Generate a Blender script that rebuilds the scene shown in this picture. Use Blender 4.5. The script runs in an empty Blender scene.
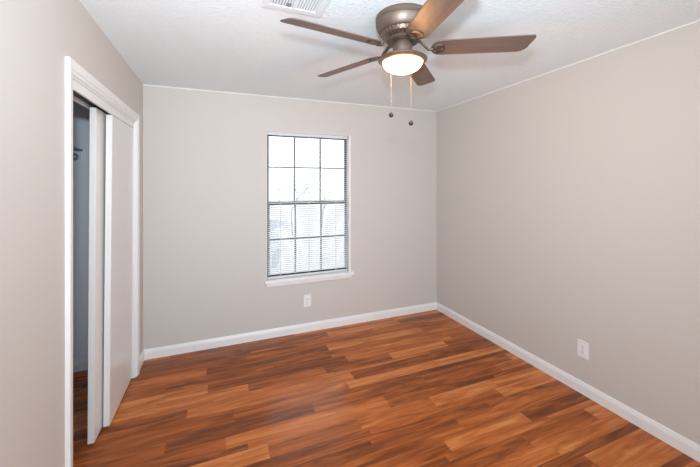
import bpy, bmesh, math, random
from mathutils import Vector, Matrix

random.seed(7)
SC = bpy.context.scene
COL = SC.collection

# ------------------------------------------------------------------ camera, sky, lights, exposure
YAW = 0.3801
CAM_H = 1.5405
cam_data = bpy.data.cameras.new('camera')
cam_data.sensor_width = 36.0
cam_data.lens = 323.53 / 700 * 36.0
cam_data.shift_y = -49.2 / 700
cam_data.clip_start = 0.02
cam = bpy.data.objects.new('camera', cam_data)
cam.location = (0, 0, CAM_H)
cam.rotation_euler = (math.pi / 2, 0, -YAW)
COL.objects.link(cam)
SC.camera = cam

SC.view_settings.view_transform = 'Standard'
SC.view_settings.look = 'None'
SC.view_settings.gamma = 1.0
SC.view_settings.use_curve_mapping = False
SC.view_settings.exposure = -0.06

world = bpy.data.worlds.new('overcast_sky')
SC.world = world
world.use_nodes = True
wn = world.node_tree.nodes
wn['Background'].inputs['Color'].default_value = (0.93, 0.965, 1.0, 1)
wn['Background'].inputs['Strength'].default_value = 2.9


def lamp(name, kind, loc, energy, color, rot=(0, 0, 0), **kw):
    d = bpy.data.lights.new(name, kind)
    d.energy = energy
    d.color = color
    for k, v in kw.items():
        setattr(d, k, v)
    o = bpy.data.objects.new(name, d)
    o.location = loc
    o.rotation_euler = rot
    COL.objects.link(o)
    return o


# the photographer's flash, a hand above the lens
lamp('camera_flash', 'SPOT', (-0.02, 0.0, 1.81), 190, (0.79, 0.91, 1.0),
     (math.radians(104), 0, -YAW - 0.02), spot_size=math.radians(136), spot_blend=1.0, shadow_soft_size=0.05)
# large soft fill added behind the camera to raise the room's ambient level
lamp('rear_fill', 'AREA', (0.95, -1.15, 1.15), 73, (0.79, 0.91, 1.0),
     (math.radians(100), 0, 0), shape='RECTANGLE', size=2.2, size_y=2.2)

# ------------------------------------------------------------------ room measures (metres)
XL, XR, YB, YR = -0.633, 2.475, 3.3135, -0.33
CX0 = -1.36          # closet back wall
CY0 = 1.45           # closet near side wall
OY0, OY1, OZ = 1.84, 3.04, 2.045      # closet opening
WX0, WX1, WZ0, WZ1 = 0.427, 1.333, 0.569, 2.079   # window opening
WT = 0.115           # wall thickness


def H(x, y):
    return 2.44 + 0.0086 * (x - 1) - 0.0051 * (y - 2)


# ------------------------------------------------------------------ materials
def mat(name, color, rough=0.5, metal=0.0, spec=0.5, **kw):
    m = bpy.data.materials.new(name)
    m.use_nodes = True
    b = m.node_tree.nodes['Principled BSDF']
    b.inputs['Base Color'].default_value = (*color, 1)
    b.inputs['Roughness'].default_value = rough
    b.inputs['Metallic'].default_value = metal
    b.inputs['Specular IOR Level'].default_value = spec
    for k, v in kw.items():
        b.inputs[k.replace('_', ' ')].default_value = v
    return m


def bump(m, scale, strength, dist=0.002, detail=3.0, stretch=None):
    nt = m.node_tree
    b = nt.nodes['Principled BSDF']
    tc = nt.nodes.new('ShaderNodeTexCoord')
    n = nt.nodes.new('ShaderNodeTexNoise')
    n.inputs['Scale'].default_value = scale
    n.inputs['Detail'].default_value = detail
    bp = nt.nodes.new('ShaderNodeBump')
    bp.inputs['Strength'].default_value = strength
    bp.inputs['Distance'].default_value = dist
    src = tc.outputs['Object']
    if stretch:
        mp = nt.nodes.new('ShaderNodeMapping')
        mp.inputs['Scale'].default_value = stretch
        nt.links.new(src, mp.inputs['Vector'])
        src = mp.outputs['Vector']
    nt.links.new(src, n.inputs['Vector'])
    nt.links.new(n.outputs['Fac'], bp.inputs['Height'])
    nt.links.new(bp.outputs['Normal'], b.inputs['Normal'])
    return n


def wood(m, c0, c1, stretch, scale=1.0, detail=5.0):
    """grain: stretched noise between two tones"""
    nt = m.node_tree
    b = nt.nodes['Principled BSDF']
    tc = nt.nodes.new('ShaderNodeTexCoord')
    mp = nt.nodes.new('ShaderNodeMapping')
    mp.inputs['Scale'].default_value = stretch
    n = nt.nodes.new('ShaderNodeTexNoise')
    n.inputs['Scale'].default_value = scale
    n.inputs['Detail'].default_value = detail
    r = nt.nodes.new('ShaderNodeValToRGB')
    r.color_ramp.elements[0].position = 0.3
    r.color_ramp.elements[1].position = 0.7
    r.color_ramp.elements[0].color = (*c0, 1)
    r.color_ramp.elements[1].color = (*c1, 1)
    nt.links.new(tc.outputs['Object'], mp.inputs['Vector'])
    nt.links.new(mp.outputs['Vector'], n.inputs['Vector'])
    nt.links.new(n.outputs['Fac'], r.inputs['Fac'])
    nt.links.new(r.outputs['Color'], b.inputs['Base Color'])
    return m


M = {}
M['wall'] = mat('greige_wall_paint', (0.615, 0.580, 0.547), 0.55, spec=0.25)
bump(M['wall'], 160, 0.12, 0.001)
M['closet'] = mat('closet_grey_paint', (0.84, 0.88, 0.94), 0.7, spec=0.2)
bump(M['closet'], 160, 0.12, 0.001)
M['ceiling'] = mat('ceiling_white_texture', (0.88, 0.935, 0.96), 0.8, spec=0.2)
bump(M['ceiling'], 70, 0.8, 0.006, 4.0)
M['trim'] = mat('white_trim_gloss', (0.85, 0.845, 0.84), 0.32)
M['door'] = mat('white_door_gloss', (0.80, 0.785, 0.77), 0.3)
M['plastic'] = mat('white_plastic', (0.84, 0.835, 0.83), 0.35)
M['slot'] = mat('socket_slot_dark', (0.05, 0.045, 0.04), 0.6)
M['blind'] = mat('blind_white', (0.92, 0.93, 0.94), 0.4)
nt = M['blind'].node_tree                     # thin vinyl: part of the daylight comes through
tl = nt.nodes.new('ShaderNodeBsdfTranslucent')
tl.inputs['Color'].default_value = (0.93, 0.95, 0.97, 1)
mx = nt.nodes.new('ShaderNodeMixShader')
mx.inputs['Fac'].default_value = 0.35
nt.links.new(nt.nodes['Principled BSDF'].outputs['BSDF'], mx.inputs[1])
nt.links.new(tl.outputs['BSDF'], mx.inputs[2])
nt.links.new(mx.outputs['Shader'], nt.nodes['Material Output'].inputs['Surface'])
M['cord'] = mat('blind_cord', (0.85, 0.85, 0.84), 0.7)
M['clear'] = mat('wand_acrylic', (0.62, 0.64, 0.66), 0.15)
M['bronze_frame'] = mat('dark_window_aluminium', (0.016, 0.018, 0.022), 0.5, 0.3)
M['track'] = mat('dark_track_metal', (0.03, 0.03, 0.03), 0.5, 0.2)
M['fan_metal'] = mat('brushed_bronze', (0.25, 0.19, 0.155), 0.5, 0.85)
bump(M['fan_metal'], 40, 0.08, 0.001, 2.0, (1, 1, 22))
M['fan_dark'] = mat('dark_bronze', (0.16, 0.11, 0.085), 0.42, 0.7)
M['blade'] = wood(mat('walnut_blade', (0.2, 0.11, 0.07), 0.42), (0.115, 0.076, 0.060), (0.165, 0.112, 0.09), (3, 60, 3))
M['chain'] = mat('pale_chain', (0.30, 0.29, 0.28), 0.45, 0.3)
M['fob'] = mat('dark_fob', (0.022, 0.017, 0.015), 0.35, 0.0)
M['vent'] = mat('vent_white_enamel', (0.82, 0.83, 0.85), 0.4)
M['vent_dark'] = mat('duct_dark', (0.26, 0.26, 0.27), 0.8)
M['rod'] = mat('closet_rod_metal', (0.35, 0.36, 0.38), 0.35, 0.8)
M['shelf'] = mat('closet_shelf_paint', (0.45, 0.48, 0.52), 0.6)

g = bpy.data.materials.new('light_bowl_glass')      # lit frosted bowl: a lamp that gives off light, lets part of the bulb through
g.use_nodes = True
gb = g.node_tree.nodes['Principled BSDF']
gb.inputs['Base Color'].default_value = (0.95, 0.9, 0.82, 1)
gb.inputs['Roughness'].default_value = 0.35
gb.inputs['Emission Color'].default_value = (1.0, 0.70, 0.40, 1)
gb.inputs['Emission Strength'].default_value = 4.5
gt = g.node_tree.nodes.new('ShaderNodeBsdfTransparent')
gt.inputs['Color'].default_value = (1, 0.93, 0.82, 1)
gm = g.node_tree.nodes.new('ShaderNodeMixShader')
gm.inputs['Fac'].default_value = 0.45
g.node_tree.links.new(gb.outputs['BSDF'], gm.inputs[1])
g.node_tree.links.new(gt.outputs['BSDF'], gm.inputs[2])
g.node_tree.links.new(gm.outputs['Shader'], g.node_tree.nodes['Material Output'].inputs['Surface'])
M['bowl'] = g

g = bpy.data.materials.new('window_glass')
g.use_nodes = True
nt = g.node_tree
nt.nodes.remove(nt.nodes['Principled BSDF'])
tr = nt.nodes.new('ShaderNodeBsdfTransparent')
tr.inputs['Color'].default_value = (0.96, 0.98, 0.99, 1)
gl = nt.nodes.new('ShaderNodeBsdfGlossy')
gl.inputs['Roughness'].default_value = 0.02
fr = nt.nodes.new('ShaderNodeFresnel')
fr.inputs['IOR'].default_value = 1.45
mx = nt.nodes.new('ShaderNodeMixShader')
nt.links.new(fr.outputs['Fac'], mx.inputs['Fac'])
nt.links.new(tr.outputs['BSDF'], mx.inputs[1])
nt.links.new(gl.outputs['BSDF'], mx.inputs[2])
nt.links.new(mx.outputs['Shader'], nt.nodes['Material Output'].inputs['Surface'])
M['glass'] = g


def floor_material():
    m = mat('strip_laminate_floor', (0.4, 0.13, 0.05), 0.3)
    nt = m.node_tree
    L = nt.links.new
    b = nt.nodes['Principled BSDF']

    def math_(op, a, c=None, d=None):
        n = nt.nodes.new('ShaderNodeMath')
        n.operation = op
        for i, v in enumerate((a, c, d)):
            if v is None:
                continue
            if isinstance(v, (int, float)):
                n.inputs[i].default_value = v
            else:
                L(v, n.inputs[i])
        return n.outputs[0]

    def white(w):
        n = nt.nodes.new('ShaderNodeTexWhiteNoise')
        n.noise_dimensions = '1D'
        L(w, n.inputs['W'])
        return n.outputs['Value']

    tc = nt.nodes.new('ShaderNodeTexCoord')
    sp = nt.nodes.new('ShaderNodeSeparateXYZ')
    L(tc.outputs['Object'], sp.inputs[0])
    x, y = sp.outputs['X'], sp.outputs['Y']
    PW = 0.25
    t = math_('DIVIDE', math_('ADD', y, 5.035), PW)
    fl = math_('FLOOR', t)
    ft = math_('FRACT', t)
    s1 = math_('GREATER_THAN', ft, 0.19)
    s2 = math_('GREATER_THAN', ft, 0.57)
    row = math_('ADD', math_('MULTIPLY', fl, 3.0), math_('ADD', s1, s2))
    # length and start of the pieces of a row
    leng = math_('ADD', 0.55, math_('MULTIPLY', white(math_('ADD', row, 0.37)), 0.8))
    xs = math_('ADD', math_('DIVIDE', math_('ADD', x, 9.0), leng), math_('MULTIPLY', white(math_('ADD', row, 7.71)), 13.0))
    colm = math_('FLOOR', xs)
    cid = math_('ADD', math_('MULTIPLY', row, 17.13), math_('MULTIPLY', colm, 3.371))
    rnd = white(cid)
    rnd2 = white(math_('ADD', cid, 0.531))
    # grain, shifted for every piece
    cmb = nt.nodes.new('ShaderNodeCombineXYZ')
    L(math_('ADD', math_('MULTIPLY', x, 1.8), math_('MULTIPLY', rnd, 40.0)), cmb.inputs[0])
    L(math_('ADD', math_('MULTIPLY', y, 19.0), math_('MULTIPLY', rnd2, 40.0)), cmb.inputs[1])
    n1 = nt.nodes.new('ShaderNodeTexNoise')
    n1.inputs['Scale'].default_value = 1.0
    n1.inputs['Detail'].default_value = 5.0
    n1.inputs['Roughness'].default_value = 0.6
    n1.inputs['Distortion'].default_value = 1.1
    L(cmb.outputs[0], n1.inputs['Vector'])
    cmb2 = nt.nodes.new('ShaderNodeCombineXYZ')
    L(math_('ADD', math_('MULTIPLY', x, 6.0), math_('MULTIPLY', rnd2, 30.0)), cmb2.inputs[0])
    L(math_('MULTIPLY', y, 210.0), cmb2.inputs[1])
    n2 = nt.nodes.new('ShaderNodeTexNoise')
    n2.inputs['Scale'].default_value = 1.0
    n2.inputs['Detail'].default_value = 2.9
    L(cmb2.outputs[0], n2.inputs['Vector'])
    v = math_('ADD', math_('MULTIPLY', rnd, 0.54),
              math_('ADD', math_('MULTIPLY', math_('SUBTRACT', n1.outputs['Fac'], 0.5), 1.55),
                    math_('MULTIPLY', math_('SUBTRACT', n2.outputs['Fac'], 0.5), 0.22)))
    v = math_('ADD', v, 0.275)
    ramp = nt.nodes.new('ShaderNodeValToRGB')
    cr = ramp.color_ramp
    cr.elements[0].position = 0.05
    cr.elements[0].color = (0.130, 0.032, 0.006, 1)
    cr.elements[1].position = 1.0
    cr.elements[1].color = (0.68, 0.270, 0.085, 1)
    for pos, c in ((0.30, (0.235, 0.058, 0.010)), (0.55, (0.43, 0.112, 0.020)), (0.78, (0.57, 0.176, 0.040))):
        e = cr.elements.new(pos)
        e.color = (*c, 1)
    L(v, ramp.inputs['Fac'])
    # seams between planks (fine dark joints)
    ex = math_('FRACT', xs)
    seam_x = math_('LESS_THAN', math_('MULTIPLY', ex, leng), 0.0016)
    seam_y = math_('LESS_THAN', ft, 0.010)
    seam = math_('MAXIMUM', math_('MULTIPLY', seam_x, 0.35), math_('MULTIPLY', seam_y, 0.45))
    mixc = nt.nodes.new('ShaderNodeMix')
    mixc.data_type = 'RGBA'
    L(seam, mixc.inputs['Factor'])
    L(ramp.outputs['Color'], mixc.inputs['A'])
    mixc.inputs['B'].default_value = (0.06, 0.022, 0.012, 1)
    L(mixc.outputs['Result'], b.inputs['Base Color'])
    b.inputs['Roughness'].default_value = 0.24
    b.inputs['Specular IOR Level'].default_value = 0.30
    bp = nt.nodes.new('ShaderNodeBump')
    bp.inputs['Strength'].default_value = 0.10
    bp.inputs['Distance'].default_value = 0.002
    L(n1.outputs['Fac'], bp.inputs['Height'])
    L(bp.outputs['Normal'], b.inputs['Normal'])
    return m


M['floor'] = floor_material()


# ------------------------------------------------------------------ mesh helpers
def new():
    return bmesh.new()


def quad_solid(bm, lo, hi):
    """8 points: lo ring of 4, hi ring of 4"""
    a = [bm.verts.new(p) for p in lo]
    b = [bm.verts.new(p) for p in hi]
    bm.faces.new(a[::-1])
    bm.faces.new(b)
    n = len(a)
    for i in range(n):
        j = (i + 1) % n
        bm.faces.new((a[i], a[j], b[j], b[i]))


def box(bm, x0, x1, y0, y1, z0, z1):
    """z1 may be None: up to the ceiling"""
    def top(x, y):
        return H(x, y) if z1 is None else z1
    P = ((x0, y0), (x1, y0), (x1, y1), (x0, y1))
    quad_solid(bm, [(x, y, z0) for x, y in P], [(x, y, top(x, y)) for x, y in P])


def prism(bm, profile, p0, p1, side, up=(0, 0, 1)):
    """profile (a,b): a along side, b along up; swept p0 -> p1"""
    s, u = Vector(side), Vector(up)
    quad_solid(bm, [Vector(p0) + s * a + u * b for a, b in profile],
               [Vector(p1) + s * a + u * b for a, b in profile])


def lathe(bm, prof, c=(0, 0, 0), seg=48, cap0=False, cap1=False):
    rings = []
    for r, z in prof:
        if r < 1e-6:
            rings.append([bm.verts.new((c[0], c[1], c[2] + z))])
        else:
            rings.append([bm.verts.new((c[0] + r * math.cos(2 * math.pi * i / seg),
                                        c[1] + r * math.sin(2 * math.pi * i / seg), c[2] + z)) for i in range(seg)])
    for A, B in zip(rings, rings[1:]):
        for i in range(seg):
            j = (i + 1) % seg
            if len(A) == 1 and len(B) == 1:
                continue
            if len(A) == 1:
                bm.faces.new((A[0], B[i], B[j]))
            elif len(B) == 1:
                bm.faces.new((A[i], B[0], A[j]))
            else:
                bm.faces.new((A[i], B[i], B[j], A[j]))
    if cap0 and len(rings[0]) > 1:
        bm.faces.new(rings[0])
    if cap1 and len(rings[-1]) > 1:
        bm.faces.new(rings[-1][::-1])


def tube(bm, pts, r, seg=10, r1=None):
    pts = [Vector(p) for p in pts]
    rings = []
    n = len(pts)
    for k, p in enumerate(pts):
        d = (pts[min(k + 1, n - 1)] - pts[max(k - 1, 0)]).normalized()
        a = d.orthogonal().normalized() if not rings else None
        if a is None:
            a = (prev - d * prev.dot(d))
            a = a.normalized() if a.length > 1e-6 else d.orthogonal().normalized()
        prev = a
        b = d.cross(a)
        rr = r if r1 is None else r + (r1 - r) * k / (n - 1)
        rings.append([bm.verts.new(p + (a * math.cos(2 * math.pi * i / seg) + b * math.sin(2 * math.pi * i / seg)) * rr)
                      for i in range(seg)])
    for A, B in zip(rings, rings[1:]):
        for i in range(seg):
            j = (i + 1) % seg
            bm.faces.new((A[i], A[j], B[j], B[i]))
    bm.faces.new(rings[0][::-1])
    bm.faces.new(rings[-1])


def obj(name, bm, m, parent=None, smooth=False, bevel=0.0, loc=None, seg=2, angle=35):
    bmesh.ops.recalc_face_normals(bm, faces=bm.faces)
    me = bpy.data.meshes.new(name)
    bm.to_mesh(me)
    bm.free()
    me.materials.append(m)
    o = bpy.data.objects.new(name, me)
    COL.objects.link(o)
    if smooth:
        me.polygons.foreach_set('use_smooth', [True] * len(me.polygons))
        me.set_sharp_from_angle(angle=math.radians(angle))
    if bevel:
        md = o.modifiers.new('bevel', 'BEVEL')
        md.width = bevel
        md.segments = seg
        md.limit_method = 'ANGLE'
        md.angle_limit = math.radians(40)
    if loc:
        o.location = loc
    if parent:
        o.parent = parent
    return o


def thing(name, label, cat, loc=(0, 0, 0), group=None):
    o = bpy.data.objects.new(name, None)
    o.empty_display_size = 0.1
    o.location = loc
    COL.objects.link(o)
    return tag(o, label, cat, group)


def tag(o, label, cat, group=None):
    o['label'] = label
    o['category'] = cat
    if group:
        o['group'] = group
    return o


def struct(name, bm, m, label, parent=None, **kw):
    o = obj(name, bm, m, parent, **kw)
    if parent is None:
        o['kind'] = 'structure'
        o['label'] = label
        o['category'] = name.split('_')[0]
    return o


# ------------------------------------------------------------------ room shell
bm = new()
box(bm, CX0 - WT, XR + WT, YR - 1.0, YB + WT, -0.12, 0.0)
struct('floor', bm, M['floor'], 'glossy orange brown wood strip floor of the empty room')

bm = new()
P = ((CX0 - WT, YR - 1.0), (XR + WT, YR - 1.0), (XR + WT, YB + WT), (CX0 - WT, YB + WT))
quad_solid(bm, [(x, y, H(x, y)) for x, y in P], [(x, y, 2.6) for x, y in P])
struct('ceiling', bm, M['ceiling'], 'white textured ceiling above the fan')

bm = new()
box(bm, XL - WT, WX0, YB, YB + WT, 0, None)
box(bm, WX1, XR + WT, YB, YB + WT, 0, None)
box(bm, WX0, WX1, YB, YB + WT, 0, WZ0 - 0.024)
box(bm, WX0, WX1, YB, YB + WT, WZ1, None)
struct('wall_back', bm, M['wall'], 'greige painted wall with the window')

bm = new()
box(bm, XR, XR + WT, YR - 1.0, YB, 0, None)
struct('wall_right', bm, M['wall'], 'long plain greige wall at the right')

bm = new()
box(bm, XL - WT, XL, YR - 1.0, OY0, 0, None)
box(bm, XL - WT, XL, OY1, YB, 0, None)
box(bm, XL - WT, XL, OY0, OY1, OZ, None)
struct('wall_left', bm, M['wall'], 'greige wall at the left with the closet opening')

# wall behind the camera, doorway to the landing opened wide for the added fill
bm = new()
box(bm, XL, -0.50, YR - WT, YR, 0, None)
box(bm, 1.70, XR, YR - WT, YR, 0, None)
box(bm, -0.50, 1.70, YR - WT, YR, 2.31, None)
struct('wall_rear', bm, M['wall'], 'greige wall behind the camera, its doorway widened for the added fill light')
bm = new()
box(bm, XL, XR, YR - 1.0 - WT, YR - 1.0, 0, None)
struct('wall_landing', bm, M['wall'], 'greige wall of the landing outside the room')

# closet box
bm = new()
box(bm, CX0 - WT, CX0, CY0 - WT, YB + WT, 0, None)
struct('wall_closet_back', bm, M['closet'], 'grey back wall inside the closet')
bm = new()
box(bm, CX0, XL - WT, YB, YB + WT, 0, None)
struct('wall_closet_far', bm, M['closet'], 'bluish grey end wall inside the closet, beyond the doors')
bm = new()
box(bm, CX0, XL - WT, CY0 - WT, CY0, 0, None)
struct('wall_closet_near', bm, M['closet'], 'grey near end wall inside the closet')

# ------------------------------------------------------------------ baseboards and ceiling bead
BB = [(0, 0), (0.0125, 0), (0.0125, 0.060), (0.0105, 0.066), (0.0105, 0.070), (0.007, 0.079), (0.005, 0.086), (0, 0.088)]


def baseboard(name, p0, p1, side, label):
    bm = new()
    prism(bm, BB, p0, p1, side)
    struct(name, bm, M['trim'], label)


baseboard('baseboard_back', (XL, YB, 0), (XR, YB, 0), (0, -1, 0), 'white baseboard below the window wall')
baseboard('baseboard_right', (XR, YR, 0), (XR, YB, 0), (-1, 0, 0), 'white baseboard along the right wall')
baseboard('baseboard_left', (XL, 3.0965, 0), (XL, YB, 0), (1, 0, 0), 'short white baseboard between closet and corner')
baseboard('baseboard_left_front', (XL, YR, 0), (XL, 1.777, 0), (1, 0, 0), 'white baseboard on the left wall before the closet')
baseboard('baseboard_closet', (CX0, YB, 0), (XL - WT, YB, 0), (0, -1, 0), 'white baseboard inside the closet')

BEAD = [(0, 0), (0.004, -0.001), (0.004, -0.008), (0, -0.010)]
bm = new()
prism(bm, BEAD, (XL, YB, H(XL, YB)), (XR, YB, H(XR, YB)), (0, -1, 0))
struct('trim_1', bm, M['trim'], 'thin white bead where the window wall meets the ceiling')
bm = new()
prism(bm, BEAD, (XR, YR, H(XR, YR)), (XR, YB, H(XR, YB)), (-1, 0, 0))
struct('trim_2', bm, M['trim'], 'thin white bead where the right wall meets the ceiling')

# ------------------------------------------------------------------ closet casing, jamb, track, doors
# casing profile: (width from outer edge, thickness), thick at the outer edge, thin towards the opening
CAS = [(0, 0), (0, 0.016), (0.002, 0.018), (0.008, 0.018), (0.040, 0.0145), (0.043, 0.0095), (0.0575, 0.008), (0.0575, 0)]
YO0, YO1, ZO = 1.778, 3.0965, 2.1015
bm = new()


def cas_pt(w, t, corner):
    if corner == 0:
        return (XL + t, YO0 + w, 0.0)
    if corner == 1:
        return (XL + t, YO0 + w, ZO - w)
    if corner == 2:
        return (XL + t, YO1 - w, ZO - w)
    return (XL + t, YO1 - w, 0.0)


rings = [[bm.verts.new(cas_pt(w, t, k)) for w, t in CAS] for k in range(4)]
for A, B in zip(rings, rings[1:]):
    for i in range(len(CAS)):
        j = (i + 1) % len(CAS)
        bm.faces.new((A[i], A[j], B[j], B[i]))
bm.faces.new(rings[0])
bm.faces.new(rings[-1][::-1])
casing = struct('trim_3', bm, M['trim'], 'white moulded casing framing the closet opening')

JT = 0.012
bm = new()
box(bm, XL - WT, XL, OY0, OY0 + JT, 0, OZ)
box(bm, XL - WT, XL, OY1 - JT, OY1, 0, OZ)
box(bm, XL - WT, XL, OY0 + JT, OY1 - JT, OZ - JT, OZ)
struct('trim_4', bm, M['trim'], 'white jamb lining the closet opening')
# fascia hiding the track, dark double track behind it
bm = new()
box(bm, -0.652, -0.640, OY0 + JT, OY1 - JT, 1.986, OZ - JT)
struct('trim_5', bm, M['trim'], 'white fascia board hiding the closet door track', bevel=0.001)
bm = new()
box(bm, -0.745, -0.653, OY0 + JT, OY1 - JT, 2.022, OZ - JT)
box(bm, -0.6885, -0.6865, OY0 + JT, OY1 - JT, 2.004, 2.022)
track = struct('trim_6', bm, M['track'], 'dark double sliding track above the closet doors')
bm = new()
box(bm, -0.7445, -0.7405, OY0 + JT, OY1 - JT, 1.996, 2.022)
struct('trim_7', bm, M['trim'], 'white back rail of the closet door track')


def slab(name, x0, x1, y0, y1, z0, z1, lean, lean_y, label):
    """flush closet door; its top leans out by «lean»"""
    bm = new()
    P = ((x0, y0), (x1, y0), (x1, y1), (x0, y1))
    quad_solid(bm, [(x, y, z0) for x, y in P], [(x + lean, y + lean_y, z1) for x, y in P])
    d = struct(name, bm, M['door'], label, bevel=0.0015)
    return d


slab('door_1', -0.687, -0.6535, 2.466, 3.008, 0.011, 1.984, 0.010, 0.018, 'white flush sliding closet door in front, nearest the room')
slab('door_2', -0.727, -0.6945, 2.336, 2.985, 0.011, 2.000, 0.002, 0.028, 'white flush sliding closet door behind the front one')

# closet fittings
sh = thing('closet_shelf', 'grey painted shelf board high inside the closet', 'shelf', (CX0, YB, 1.81))
bm = new()
box(bm, CX0, -1.062, CY0, YB, 1.812, 1.830)
o = obj('shelf_board', bm, M['shelf'], bevel=0.001)
o.parent = sh
o.matrix_parent_inverse = Matrix.Translation((CX0, YB, 1.81)).inverted()
bm = new()
box(bm, CX0, -1.073, YB - 0.018, YB, 1.728, 1.812)
o = obj('cleat', bm, M['closet'], bevel=0.001)
o.parent = sh
o.matrix_parent_inverse = Matrix.Translation((CX0, YB, 1.81)).inverted()
rd = thing('closet_rod', 'round metal hanging rod under the closet shelf', 'clothes rod', (-1.112, YB, 1.764))
bm = new()
tube(bm, [(0, -0.02, 0), (0, CY0 - YB, 0)], 0.016, 16)
obj('rod', bm, M['rod'], rd, smooth=True)
bm = new()
tube(bm, [(0, -0.0185, 0), (0, -0.034, 0)], 0.030, 20)
obj('rod_socket', bm, M['rod'], rd, smooth=True)

# ------------------------------------------------------------------ window (structure)
FY0, FY1 = YB + 0.078, YB + 0.110     # frame depth range
bm = new()
fw = 0.026
fl = 0.020
box(bm, WX0, WX0 + fl, FY0, FY1, WZ0, WZ1)
box(bm, WX1 - fw, WX1, FY0, FY1, WZ0, WZ1)
box(bm, WX0 + fl, WX1 - fw, FY0, FY1, WZ1 - fw, WZ1)
box(bm, WX0 + fl, WX1 - fw, FY0, FY1, WZ0, WZ0 + 0.022)
win = struct('window_1', bm, M['bronze_frame'], 'tall single hung window with dark frame and thin bars', bevel=0.001)
ix0, ix1 = WX0 + fl, WX1 - fw
ZM = 1.338


def sash(y0, y1, z0, z1, zbar, rail_lo, rail_hi, bars, sl):
    bm = new()
    st = 0.014
    box(bm, ix0, ix0 + sl, y0, y1, z0, z1)
    box(bm, ix1 - st, ix1, y0, y1, z0, z1)
    box(bm, ix0 + st, ix1 - st, y0, y1, z0, z0 + rail_lo)
    box(bm, ix0 + st, ix1 - st, y0, y1, z1 - rail_hi, z1)
    s = obj('sash', bm, M['bronze_frame'], win)
    ym = (y0 + y1) / 2
    bm = new()
    for xc in bars:
        box(bm, xc - 0.0085, xc + 0.0085, ym - 0.004, ym + 0.004, z0 + rail_lo, z1 - rail_hi)
    box(bm, ix0 + st, ix1 - st, ym - 0.0035, ym + 0.0035, zbar - 0.0085, zbar + 0.0085)
    obj('muntin_bars', bm, M['bronze_frame'], s)
    bm = new()
    box(bm, ix0 + st, ix1 - st, ym - 0.0015, ym + 0.0015, z0 + rail_lo, z1 - rail_hi)
    obj('glass_pane', bm, M['glass'], s)


sash(YB + 0.096, YB + 0.109, ZM - 0.014, WZ1 - fw, 1.7165, 0.026, 0.012, (0.728, 1.012), 0.014)
sash(YB + 0.080, YB + 0.094, WZ0 + 0.022, ZM + 0.020, 0.967, 0.026, 0.030, (0.734, 1.017), 0.020)
# white lining of the reveal
bm = new()
box(bm, WX0, WX0 + 0.004, YB, FY0, WZ0, WZ1)
box(bm, WX1 - 0.020, WX1, YB, FY0, WZ0, WZ1)
box(bm, WX0 + 0.004, WX1 - 0.020, YB, FY0, WZ1 - 0.004, WZ1)
obj('window_reveal', bm, M['trim'], win)
# stool and apron
bm = new()
box(bm, WX0 - 0.019, WX1 + 0.029, YB - 0.034, YB, WZ0 - 0.024, WZ0 + 0.008)
box(bm, WX0, WX1, YB, FY0, WZ0 - 0.024, WZ0 + 0.008)
sl = obj('window_sill', bm, M['trim'], win, bevel=0.004)
bm = new()
prism(bm, [(0, 0), (0.006, 0.0), (0.013, 0.012), (0.016, 0.020), (0.016, 0.042), (0, 0.042)],
      (WX0 - 0.004, YB, WZ0 - 0.066), (WX1 + 0.003, YB, WZ0 - 0.066), (0, -1, 0))
obj('window_apron', bm, M['trim'], win)

# ------------------------------------------------------------------ mini blind
BX0, BX1, BY = WX0 + 0.012, WX1 - 0.027, YB + 0.044
bl = thing('window_blind', 'white mini blind with open slats hanging in the window', 'blind', ((BX0 + BX1) / 2, BY, WZ1))


def put(o):
    """keep world coordinates, parent to the blind"""
    o.parent = bl
    o.matrix_parent_inverse = Matrix.Translation(bl.location).inverted()
    return o


bm = new()
box(bm, BX0, BX1, BY - 0.014, BY + 0.014, WZ1 - 0.036, WZ1 - 0.0045)
put(obj('headrail', bm, M['blind'], bevel=0.002))
bm = new()
PITCH = 0.0213
z = WZ1 - 0.050
TILT = math.radians(21)
zlast = 0
while z > WZ0 + 0.043:
    ring = []
    for k in range(5):
        q = -1 + k / 2
        a, c = q * 0.0125, 0.0019 * (1 - q * q)
        # +a outside; the inner edge is the lower one
        ring.append((a * math.cos(TILT) - c * math.sin(TILT), a * math.sin(TILT) + c * math.cos(TILT)))
    top = [(a, b + 0.0004) for a, b in ring]
    prof = ring + top[::-1]
    prism(bm, prof, (BX0 + 0.003, BY, z), (BX1 - 0.003, BY, z), (0, 1, 0))
    zlast = z
    z -= PITCH
put(obj('slats', bm, M['blind'], smooth=True))
bm = new()
box(bm, BX0 + 0.002, BX1 - 0.002, BY - 0.0125, BY + 0.0125, WZ0 + 0.012, WZ0 + 0.030)
put(obj('bottom_rail', bm, M['blind'], bevel=0.003))
for xc in (0.572, 0.872, 1.172):
    bm = new()
    for dy in (-0.0135, 0.0135):
        tube(bm, [(xc, BY + dy, WZ1 - 0.028), (xc, BY + dy, WZ0 + 0.02)], 0.0016, 6)
    put(obj('ladder_cord', bm, M['cord']))
    bm = new()
    box(bm, xc - 0.008, xc + 0.008, BY - 0.0150, BY - 0.0125, WZ0 + 0.013, WZ0 + 0.029)
    put(obj('cord_button', bm, M['plastic']))
bm = new()
tube(bm, [(0.552, BY - 0.026, WZ1 - 0.03), (0.551, BY - 0.028, 1.37)], 0.0042, 6)
put(obj('tilt_wand', bm, M['clear']))

# ------------------------------------------------------------------ wall outlets


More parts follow.
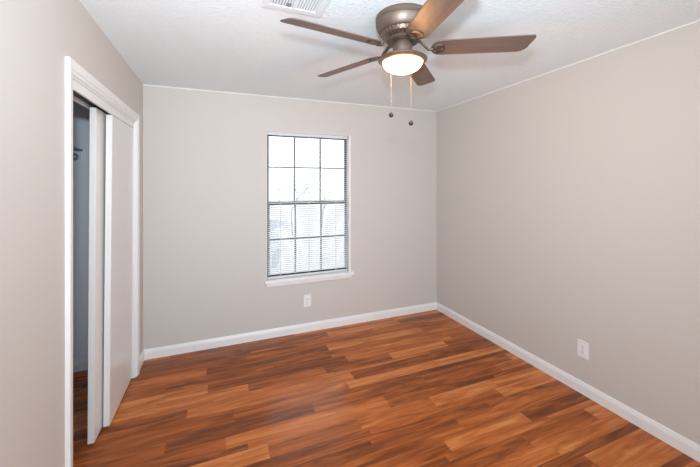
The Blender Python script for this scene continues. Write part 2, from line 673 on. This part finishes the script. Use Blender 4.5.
def outlet(label, loc, rotz):
    """plate in local xz plane, facing local -y"""
    t = thing('wall_outlet', label, 'outlet', loc, 'duplex outlets low on the walls')
    t.rotation_euler = (0, 0, rotz)
    bm = new()
    box(bm, -0.040, 0.040, -0.006, 0.0, -0.063, 0.063)
    obj('cover_plate', bm, M['plastic'], t, bevel=0.003)
    for zc in (-0.0195, 0.0195):
        bm = new()
        prof = []
        for k in range(24):
            a = 2 * math.pi * k / 24
            prof.append((max(-0.0135, min(0.0135, 0.0175 * math.cos(a))), 0.0145 * math.sin(a)))
        lo = [(px, -0.005, zc + pz) for px, pz in prof]
        hi = [(px, -0.0085, zc + pz) for px, pz in prof]
        quad_solid(bm, lo, hi)
        rc = obj('receptacle', bm, M['plastic'], t, bevel=0.0006)
        bm = new()
        box(bm, -0.0078, -0.0052, -0.0089, -0.0070, zc + 0.000, zc + 0.0085)
        box(bm, 0.0052, 0.0078, -0.0089, -0.0070, zc + 0.001, zc + 0.0080)
        tube(bm, [(0, -0.0070, zc - 0.0065), (0, -0.0089, zc - 0.0065)], 0.0027, 10)
        obj('socket_slots', bm, M['slot'], rc)
    bm = new()
    tube(bm, [(0, -0.005, 0), (0, -0.0072, 0)], 0.003, 12)
    obj('screw', bm, M['rod'], t)
    return t


outlet('white duplex outlet on the wall below the window', (0.842, YB, 0.321), 0)
outlet('white duplex outlet low on the long plain right wall', (XR, 1.5735, 0.328), -math.pi / 2)

# ------------------------------------------------------------------ ceiling register
vx0, vx1, vy0, vy1 = 0.188, 0.492, 1.43, 1.663
vz = H((vx0 + vx1) / 2, (vy0 + vy1) / 2)
vt = thing('ceiling_vent', 'white metal air register in the ceiling beside the fan', 'vent', ((vx0 + vx1) / 2, (vy0 + vy1) / 2, vz))
vt.rotation_euler = (-0.0051, -0.0086, 0)
hx, hy = (vx1 - vx0) / 2, (vy1 - vy0) / 2
bm = new()
bw = 0.036
for (a, b_, c, d) in ((-hx, hx, -hy, -hy + bw), (-hx, hx, hy - bw, hy), (-hx, -hx + bw, -hy + bw, hy - bw),
                      (hx - bw, hx, -hy + bw, hy - bw), (-0.006, 0.006, -hy + bw, hy - bw)):
    box(bm, a, b_, c, d, -0.0075, -0.0018)
obj('vent_frame', bm, M['vent'], vt)
bm = new()
box(bm, -hx + 0.004, hx - 0.004, -hy + 0.004, hy - 0.004, -0.0016, -0.0004)
obj('duct_backing', bm, M['vent_dark'], vt)
bm = new()
for s in (-1, 1):
    n = 8
    p = (hx - bw - 0.006) / n
    for k in range(n):
        xc = s * (0.006 + p * (k + 0.5))
        w = p * (0.385 if s > 0 else 0.33)
        box(bm, xc - w, xc + w, -hy + bw, hy - bw, -0.0040, -0.0018)
obj('louvres', bm, M['vent'], vt)
bm = new()
box(bm, -0.040, -0.014, hy - 0.075, hy - 0.045, -0.0065, -0.0042)
obj('damper_lever', bm, M['vent_dark'], vt)

# ------------------------------------------------------------------ ceiling fan
FX, FYc = 0.912, 1.518
FZ = H(FX, FYc)
fan = thing('ceiling_fan', 'bronze flush mount ceiling fan with five brown blades and lit bowl', 'ceiling fan', (FX, FYc, FZ))
# local z is measured down from the ceiling
bm = new()
lathe(bm, [(0.0, 0.0), (0.143, 0.0), (0.145, -0.006), (0.145, -0.022), (0.141, -0.026), (0.141, -0.032), (0.144, -0.036),
           (0.143, -0.046), (0.139, -0.058), (0.132, -0.072), (0.124, -0.084), (0.119, -0.088), (0.0, -0.088)], seg=72)
obj('motor_housing', bm, M['fan_metal'], fan, smooth=True, angle=40)
# vented ring with radial ribs under the housing
bm = new()
lathe(bm, [(0.0, -0.088), (0.112, -0.088), (0.104, -0.106), (0.085, -0.114), (0.0, -0.114)], seg=60)
ring = obj('vent_ring', bm, M['fan_dark'], fan, smooth=True)
bm = new()
for k in range(30):
    a = 2 * math.pi * k / 30
    ca, sa = math.cos(a), math.sin(a)
    tgt = Vector((-sa, ca, 0))
    pr = [(0.117, -0.087), (0.112, -0.103), (0.090, -0.118), (0.070, -0.118), (0.070, -0.110), (0.1, -0.09)]
    lo = [Vector((ca * r, sa * r, zz)) - tgt * 0.0035 for r, zz in pr]
    hi = [Vector((ca * r, sa * r, zz)) + tgt * 0.0035 for r, zz in pr]
    quad_solid(bm, lo, hi)
obj('ribs', bm, M['fan_metal'], ring)
# rotating hub the blade irons bolt to, and the switch housing below
bm = new()
lathe(bm, [(0.0, -0.114), (0.082, -0.114), (0.086, -0.120), (0.086, -0.132), (0.078, -0.138), (0.0, -0.138)], seg=48)
obj('hub', bm, M['fan_dark'], fan, smooth=True)
bm = new()
lathe(bm, [(0.0, -0.138), (0.050, -0.138), (0.052, -0.142), (0.052, -0.192), (0.056, -0.196), (0.056, -0.204), (0.0, -0.204)], seg=40)
obj('switch_housing', bm, M['fan_metal'], fan, smooth=True)
# light fitter: flared pan
ZR = -0.214
bm = new()
DZ = -0.021
lathe(bm, [(r, zz + DZ) for r, zz in [(0.050, -0.180), (0.062, -0.183), (0.084, -0.190), (0.108, -0.198), (0.124, -0.204), (0.1305, -0.209), (0.1305, -0.213),
           (0.125, -0.217), (0.1115, -0.2245), (0.109, -0.2245), (0.109, -0.214), (0.05, -0.194)]], seg=64)
obj('light_fitter', bm, M['fan_metal'], fan, smooth=True)
# frosted bowl
bm = new()
prof = [(0.107, -0.216 + DZ)]
for k in range(1, 15):
    a = math.pi / 2 * k / 14
    prof.append((0.107 * math.cos(a) if k < 14 else 0.0, -0.220 + DZ - 0.060 * math.sin(a)))
lathe(bm, prof, seg=56)
obj('glass_bowl', bm, M['bowl'], fan, smooth=True, angle=80)

# blade: outline in local (r, t); the +t edge hangs lower
PHASE = math.radians(-28.56)
ZB = -0.172
PIT = math.radians(15)


def blade_outline():
    R0, R1, W0, W1 = 0.150, 0.663, 0.057, 0.062
    pts = []
    for k in range(9):       # root: half round
        a = math.pi / 2 + math.pi * k / 8
        pts.append((R0 + 0.050 + 0.050 * math.cos(a), W0 * math.sin(a)))
    rc1, rc2 = 0.020, 0.050
    for k in range(7):       # -t tip corner
        a = -math.pi / 2 + math.pi / 2 * k / 6
        pts.append((R1 - rc1 + rc1 * math.cos(a), -W1 + rc1 + rc1 * math.sin(a)))
    for k in range(7):       # +t tip corner
        a = math.pi / 2 * k / 6
        pts.append((R1 - 0.012 - rc2 + rc2 * math.cos(a), W1 - rc2 + rc2 * math.sin(a)))
    return pts


def blade_mesh():
    bm = new()
    cp, spn = math.cos(PIT), math.sin(PIT)
    o = blade_outline()
    lo = [(r, t * cp, -t * spn - 0.003) for r, t in o]
    hi = [(r, t * cp, -t * spn + 0.003) for r, t in o]
    quad_solid(bm, lo, hi)
    return bm


def iron_mesh():
    bm = new()
    # curved arm from hub to blade root
    pts = [(0.070, 0, 0.042), (0.096, 0, 0.036), (0.118, 0.004, 0.014), (0.135, 0.002, -0.006), (0.160, 0, -0.009)]
    for p, q in zip(pts, pts[1:]):
        p, q = Vector(p), Vector(q)
        d = (q - p).normalized()
        s = Vector((0, 1, 0))
        u = d.cross(s).normalized()
        w = 0.011
        ring = [(-w, -0.004), (w, -0.004), (w, 0.004), (-w, 0.004)]
        quad_solid(bm, [p - d * 0.002 + s * a + u * b for a, b in ring], [q + d * 0.002 + s * a + u * b for a, b in ring])
    # leaf plate under the blade root
    cp, spn = math.cos(PIT), math.sin(PIT)
    o = []
    for k in range(20):
        a = 2 * math.pi * k / 20
        r, t = 0.186 + 0.036 * math.cos(a), 0.033 * math.sin(a) * (1 + 0.25 * math.cos(a))
        o.append((r, t))
    quad_solid(bm, [(r, t * cp, -t * spn - 0.0095) for r, t in o], [(r, t * cp, -t * spn - 0.0025) for r, t in o])
    return bm


def screw_mesh(r, t):
    bm = new()
    zc = -t * math.sin(PIT) - 0.0095
    lathe(bm, [(0.0, -0.003), (0.004, -0.002), (0.0055, 0.001)], (r, t * math.cos(PIT), zc), 10, cap1=True)
    return bm


b0 = obj('blade', blade_mesh(), M['blade'], fan, bevel=0.0015)
i0 = obj('blade_iron', iron_mesh(), M['fan_dark'], b0, bevel=0.0012)
small = [i0] + [obj('screw', screw_mesh(r, t), M['fan_metal'], b0, smooth=True)
                for r, t in ((0.172, -0.016), (0.172, 0.016), (0.207, 0.0))]
b0.location = (0, 0, ZB)
b0.rotation_euler = (0, 0, PHASE)
for k in range(1, 5):
    b = b0.copy()
    COL.objects.link(b)
    b.parent = fan
    b.rotation_euler = (0, 0, PHASE + k * 2 * math.pi / 5)
    for ch in small:
        c = ch.copy()
        COL.objects.link(c)
        c.parent = b


# pull chains with round fobs, on the far side of the bowl
def chain(u_off, far, zend, lbl):
    rv = Vector((math.cos(YAW), -math.sin(YAW), 0))
    fv = Vector((math.sin(YAW), math.cos(YAW), 0))
    p = rv * u_off + fv * far
    bm = new()
    n = int((abs(zend) - 0.238) / 0.0042)
    tube(bm, [(p.x, p.y, -0.238), (p.x, p.y, zend)], 0.0004, 6)
    for k in range(n):
        lathe(bm, [(0, -0.0016), (0.0008, -0.0008), (0.0008, 0.0008), (0, 0.0016)], (p.x, p.y, -0.240 - k * 0.0042), 6)
    c = obj('pull_chain', bm, M['chain'], fan)
    bm = new()
    R = 0.0135
    lathe(bm, [(0.0, 0.006 + R), (0.003, 0.005 + R), (0.0035, R * 0.9)] +
          [(R * math.sin(a), R * math.cos(a)) for a in [0.35 + (math.pi - 0.35) * q / 12 for q in range(12)]] + [(0, -R)],
          (p.x, p.y, zend - R), 18)
    f = obj('fob', bm, M['fob'], c, smooth=True, angle=60)
    f['label'] = lbl


chain(-0.0485, 0.103, -0.492, 'dark round fob')
chain(0.066, 0.107, -0.538, 'dark round fob')

# the bulb inside the bowl
bulb = lamp('fan_bulb', 'POINT', (0, 0, -0.278), 27.0, (1.0, 0.52, 0.19), shadow_soft_size=0.025)
bulb.parent = fan

# ------------------------------------------------------------------ outdoors, seen through the blind from an upper storey
GZ = -2.75
M['lawn'] = wood(mat('winter_lawn', (0.3, 0.3, 0.2), 0.9), (0.56, 0.56, 0.54), (0.68, 0.68, 0.67), (0.6, 0.6, 0.6), 1.0)
M['roof'] = wood(mat('grey_shingles', (0.1, 0.11, 0.12), 0.85), (0.24, 0.265, 0.29), (0.31, 0.335, 0.36), (3, 8, 8), 1.0)
M['siding'] = mat('pale_siding', (0.6, 0.6, 0.6), 0.8)
M['bark'] = wood(mat('grey_bark', (0.2, 0.2, 0.2), 0.9), (0.26, 0.275, 0.29), (0.36, 0.375, 0.39), (6, 6, 1.5), 2.0)
M['leaf'] = mat('bluish_evergreen', (0.13, 0.17, 0.19), 0.8)
M['house_glass'] = mat('house_window_glass', (0.22, 0.26, 0.31), 0.2)

bm = new()
box(bm, -45, 60, YB + 1.5, 90, GZ - 0.2, GZ)
lawn = struct('ground', bm, M['lawn'], 'pale winter lawn far below the window')

hs = thing('neighbour_house', 'single storey house with grey roof, seen low through the left of the window', 'house', (0.2, 14.0, GZ))


def hpart(name, bm, m, parent):
    o = obj(name, bm, m)
    o.parent = parent
    o.matrix_parent_inverse = Matrix.Translation((0.2, 14.0, GZ)).inverted()
    return o


PC, E1, E2 = Vector((2.62, 13.6, 0)), Vector((0.39, 0.921, 0)), Vector((-0.921, 0.39, 0))   # far eave corner, along the eave, across
ez, rz, LH = -0.05, 0.70, 7.0


def hp(t, q, z):
    p = PC - E1 * t + E2 * q
    return (p.x, p.y, z)


bm = new()
quad_solid(bm, [hp(0.3, 0.3, GZ), hp(LH - 0.3, 0.3, GZ), hp(LH - 0.3, 7.7, GZ), hp(0.3, 7.7, GZ)],
           [hp(0.3, 0.3, ez - 0.1), hp(LH - 0.3, 0.3, ez - 0.1), hp(LH - 0.3, 7.7, ez - 0.1), hp(0.3, 7.7, ez - 0.1)])
hpart('house_wall', bm, M['siding'], hs)
bm = new()
sec = [(0, ez), (4.0, rz), (8.0, ez), (8.0, ez - 0.14), (4.0, rz - 0.16), (0, ez - 0.14)]
quad_solid(bm, [hp(0, q, z) for q, z in sec], [hp(LH, q, z) for q, z in sec])
hpart('house_roof', bm, M['roof'], hs)
bm = new()
sec = [(-0.12, ez - 0.01), (0, ez - 0.01), (0, ez - 0.16), (-0.12, ez - 0.16)]
quad_solid(bm, [hp(0, q, z) for q, z in sec], [hp(LH, q, z) for q, z in sec])
hpart('gutter', bm, M['siding'], hs)
bm = new()
sec = [(0.27, -1.66), (0.32, -1.66), (0.32, -1.06), (0.27, -1.06)]
quad_solid(bm, [hp(0.32, q, z) for q, z in sec], [hp(1.35, q, z) for q, z in sec])
hpart('house_window', bm, M['house_glass'], hs)


def tree(loc, height, seed, label, lean=0.0, spread=0.55):
    rnd = random.Random(seed)
    t = thing('bare_tree', label, 'tree', loc, 'bare trees beyond the window')
    tb, bb = new(), new()

    def grow(p, d, ln, r, depth):
        q = p + d * ln
        mid = p + d * ln * 0.5 + Vector((rnd.uniform(-1, 1), rnd.uniform(-1, 1), 0)) * ln * 0.06
        tube(tb if depth == 0 else bb, [p, mid, q], r, 6 if depth < 2 else 4, r * 0.62)
        if depth >= 6:
            return
        for _ in range(3 if depth < 4 else 2):
            s = Vector((rnd.uniform(-1, 1), rnd.uniform(-1, 1), rnd.uniform(-0.25, 0.7)))
            grow(q if rnd.random() < 0.7 else mid, (d + s * spread * 1.4).normalized(), ln * rnd.uniform(0.55, 0.8), r * 0.60, depth + 1)

    grow(Vector((0, 0, 0)), Vector((lean, 0, 1)).normalized(), height * 0.26, height * 0.010, 0)
    obj('trunk', tb, M['bark'], t)
    obj('branches', bb, M['bark'], t)


tree((2.0, 23.0, GZ), 9.5, 3, 'pale bare tree rising behind the low house', 0.05)
tree((5.6, 27.0, GZ), 8.0, 11, 'bare tree behind the middle of the window', -0.05)
tree((9.4, 31.0, GZ), 6.0, 23, 'smaller bare tree at the right of the window view', 0.0)
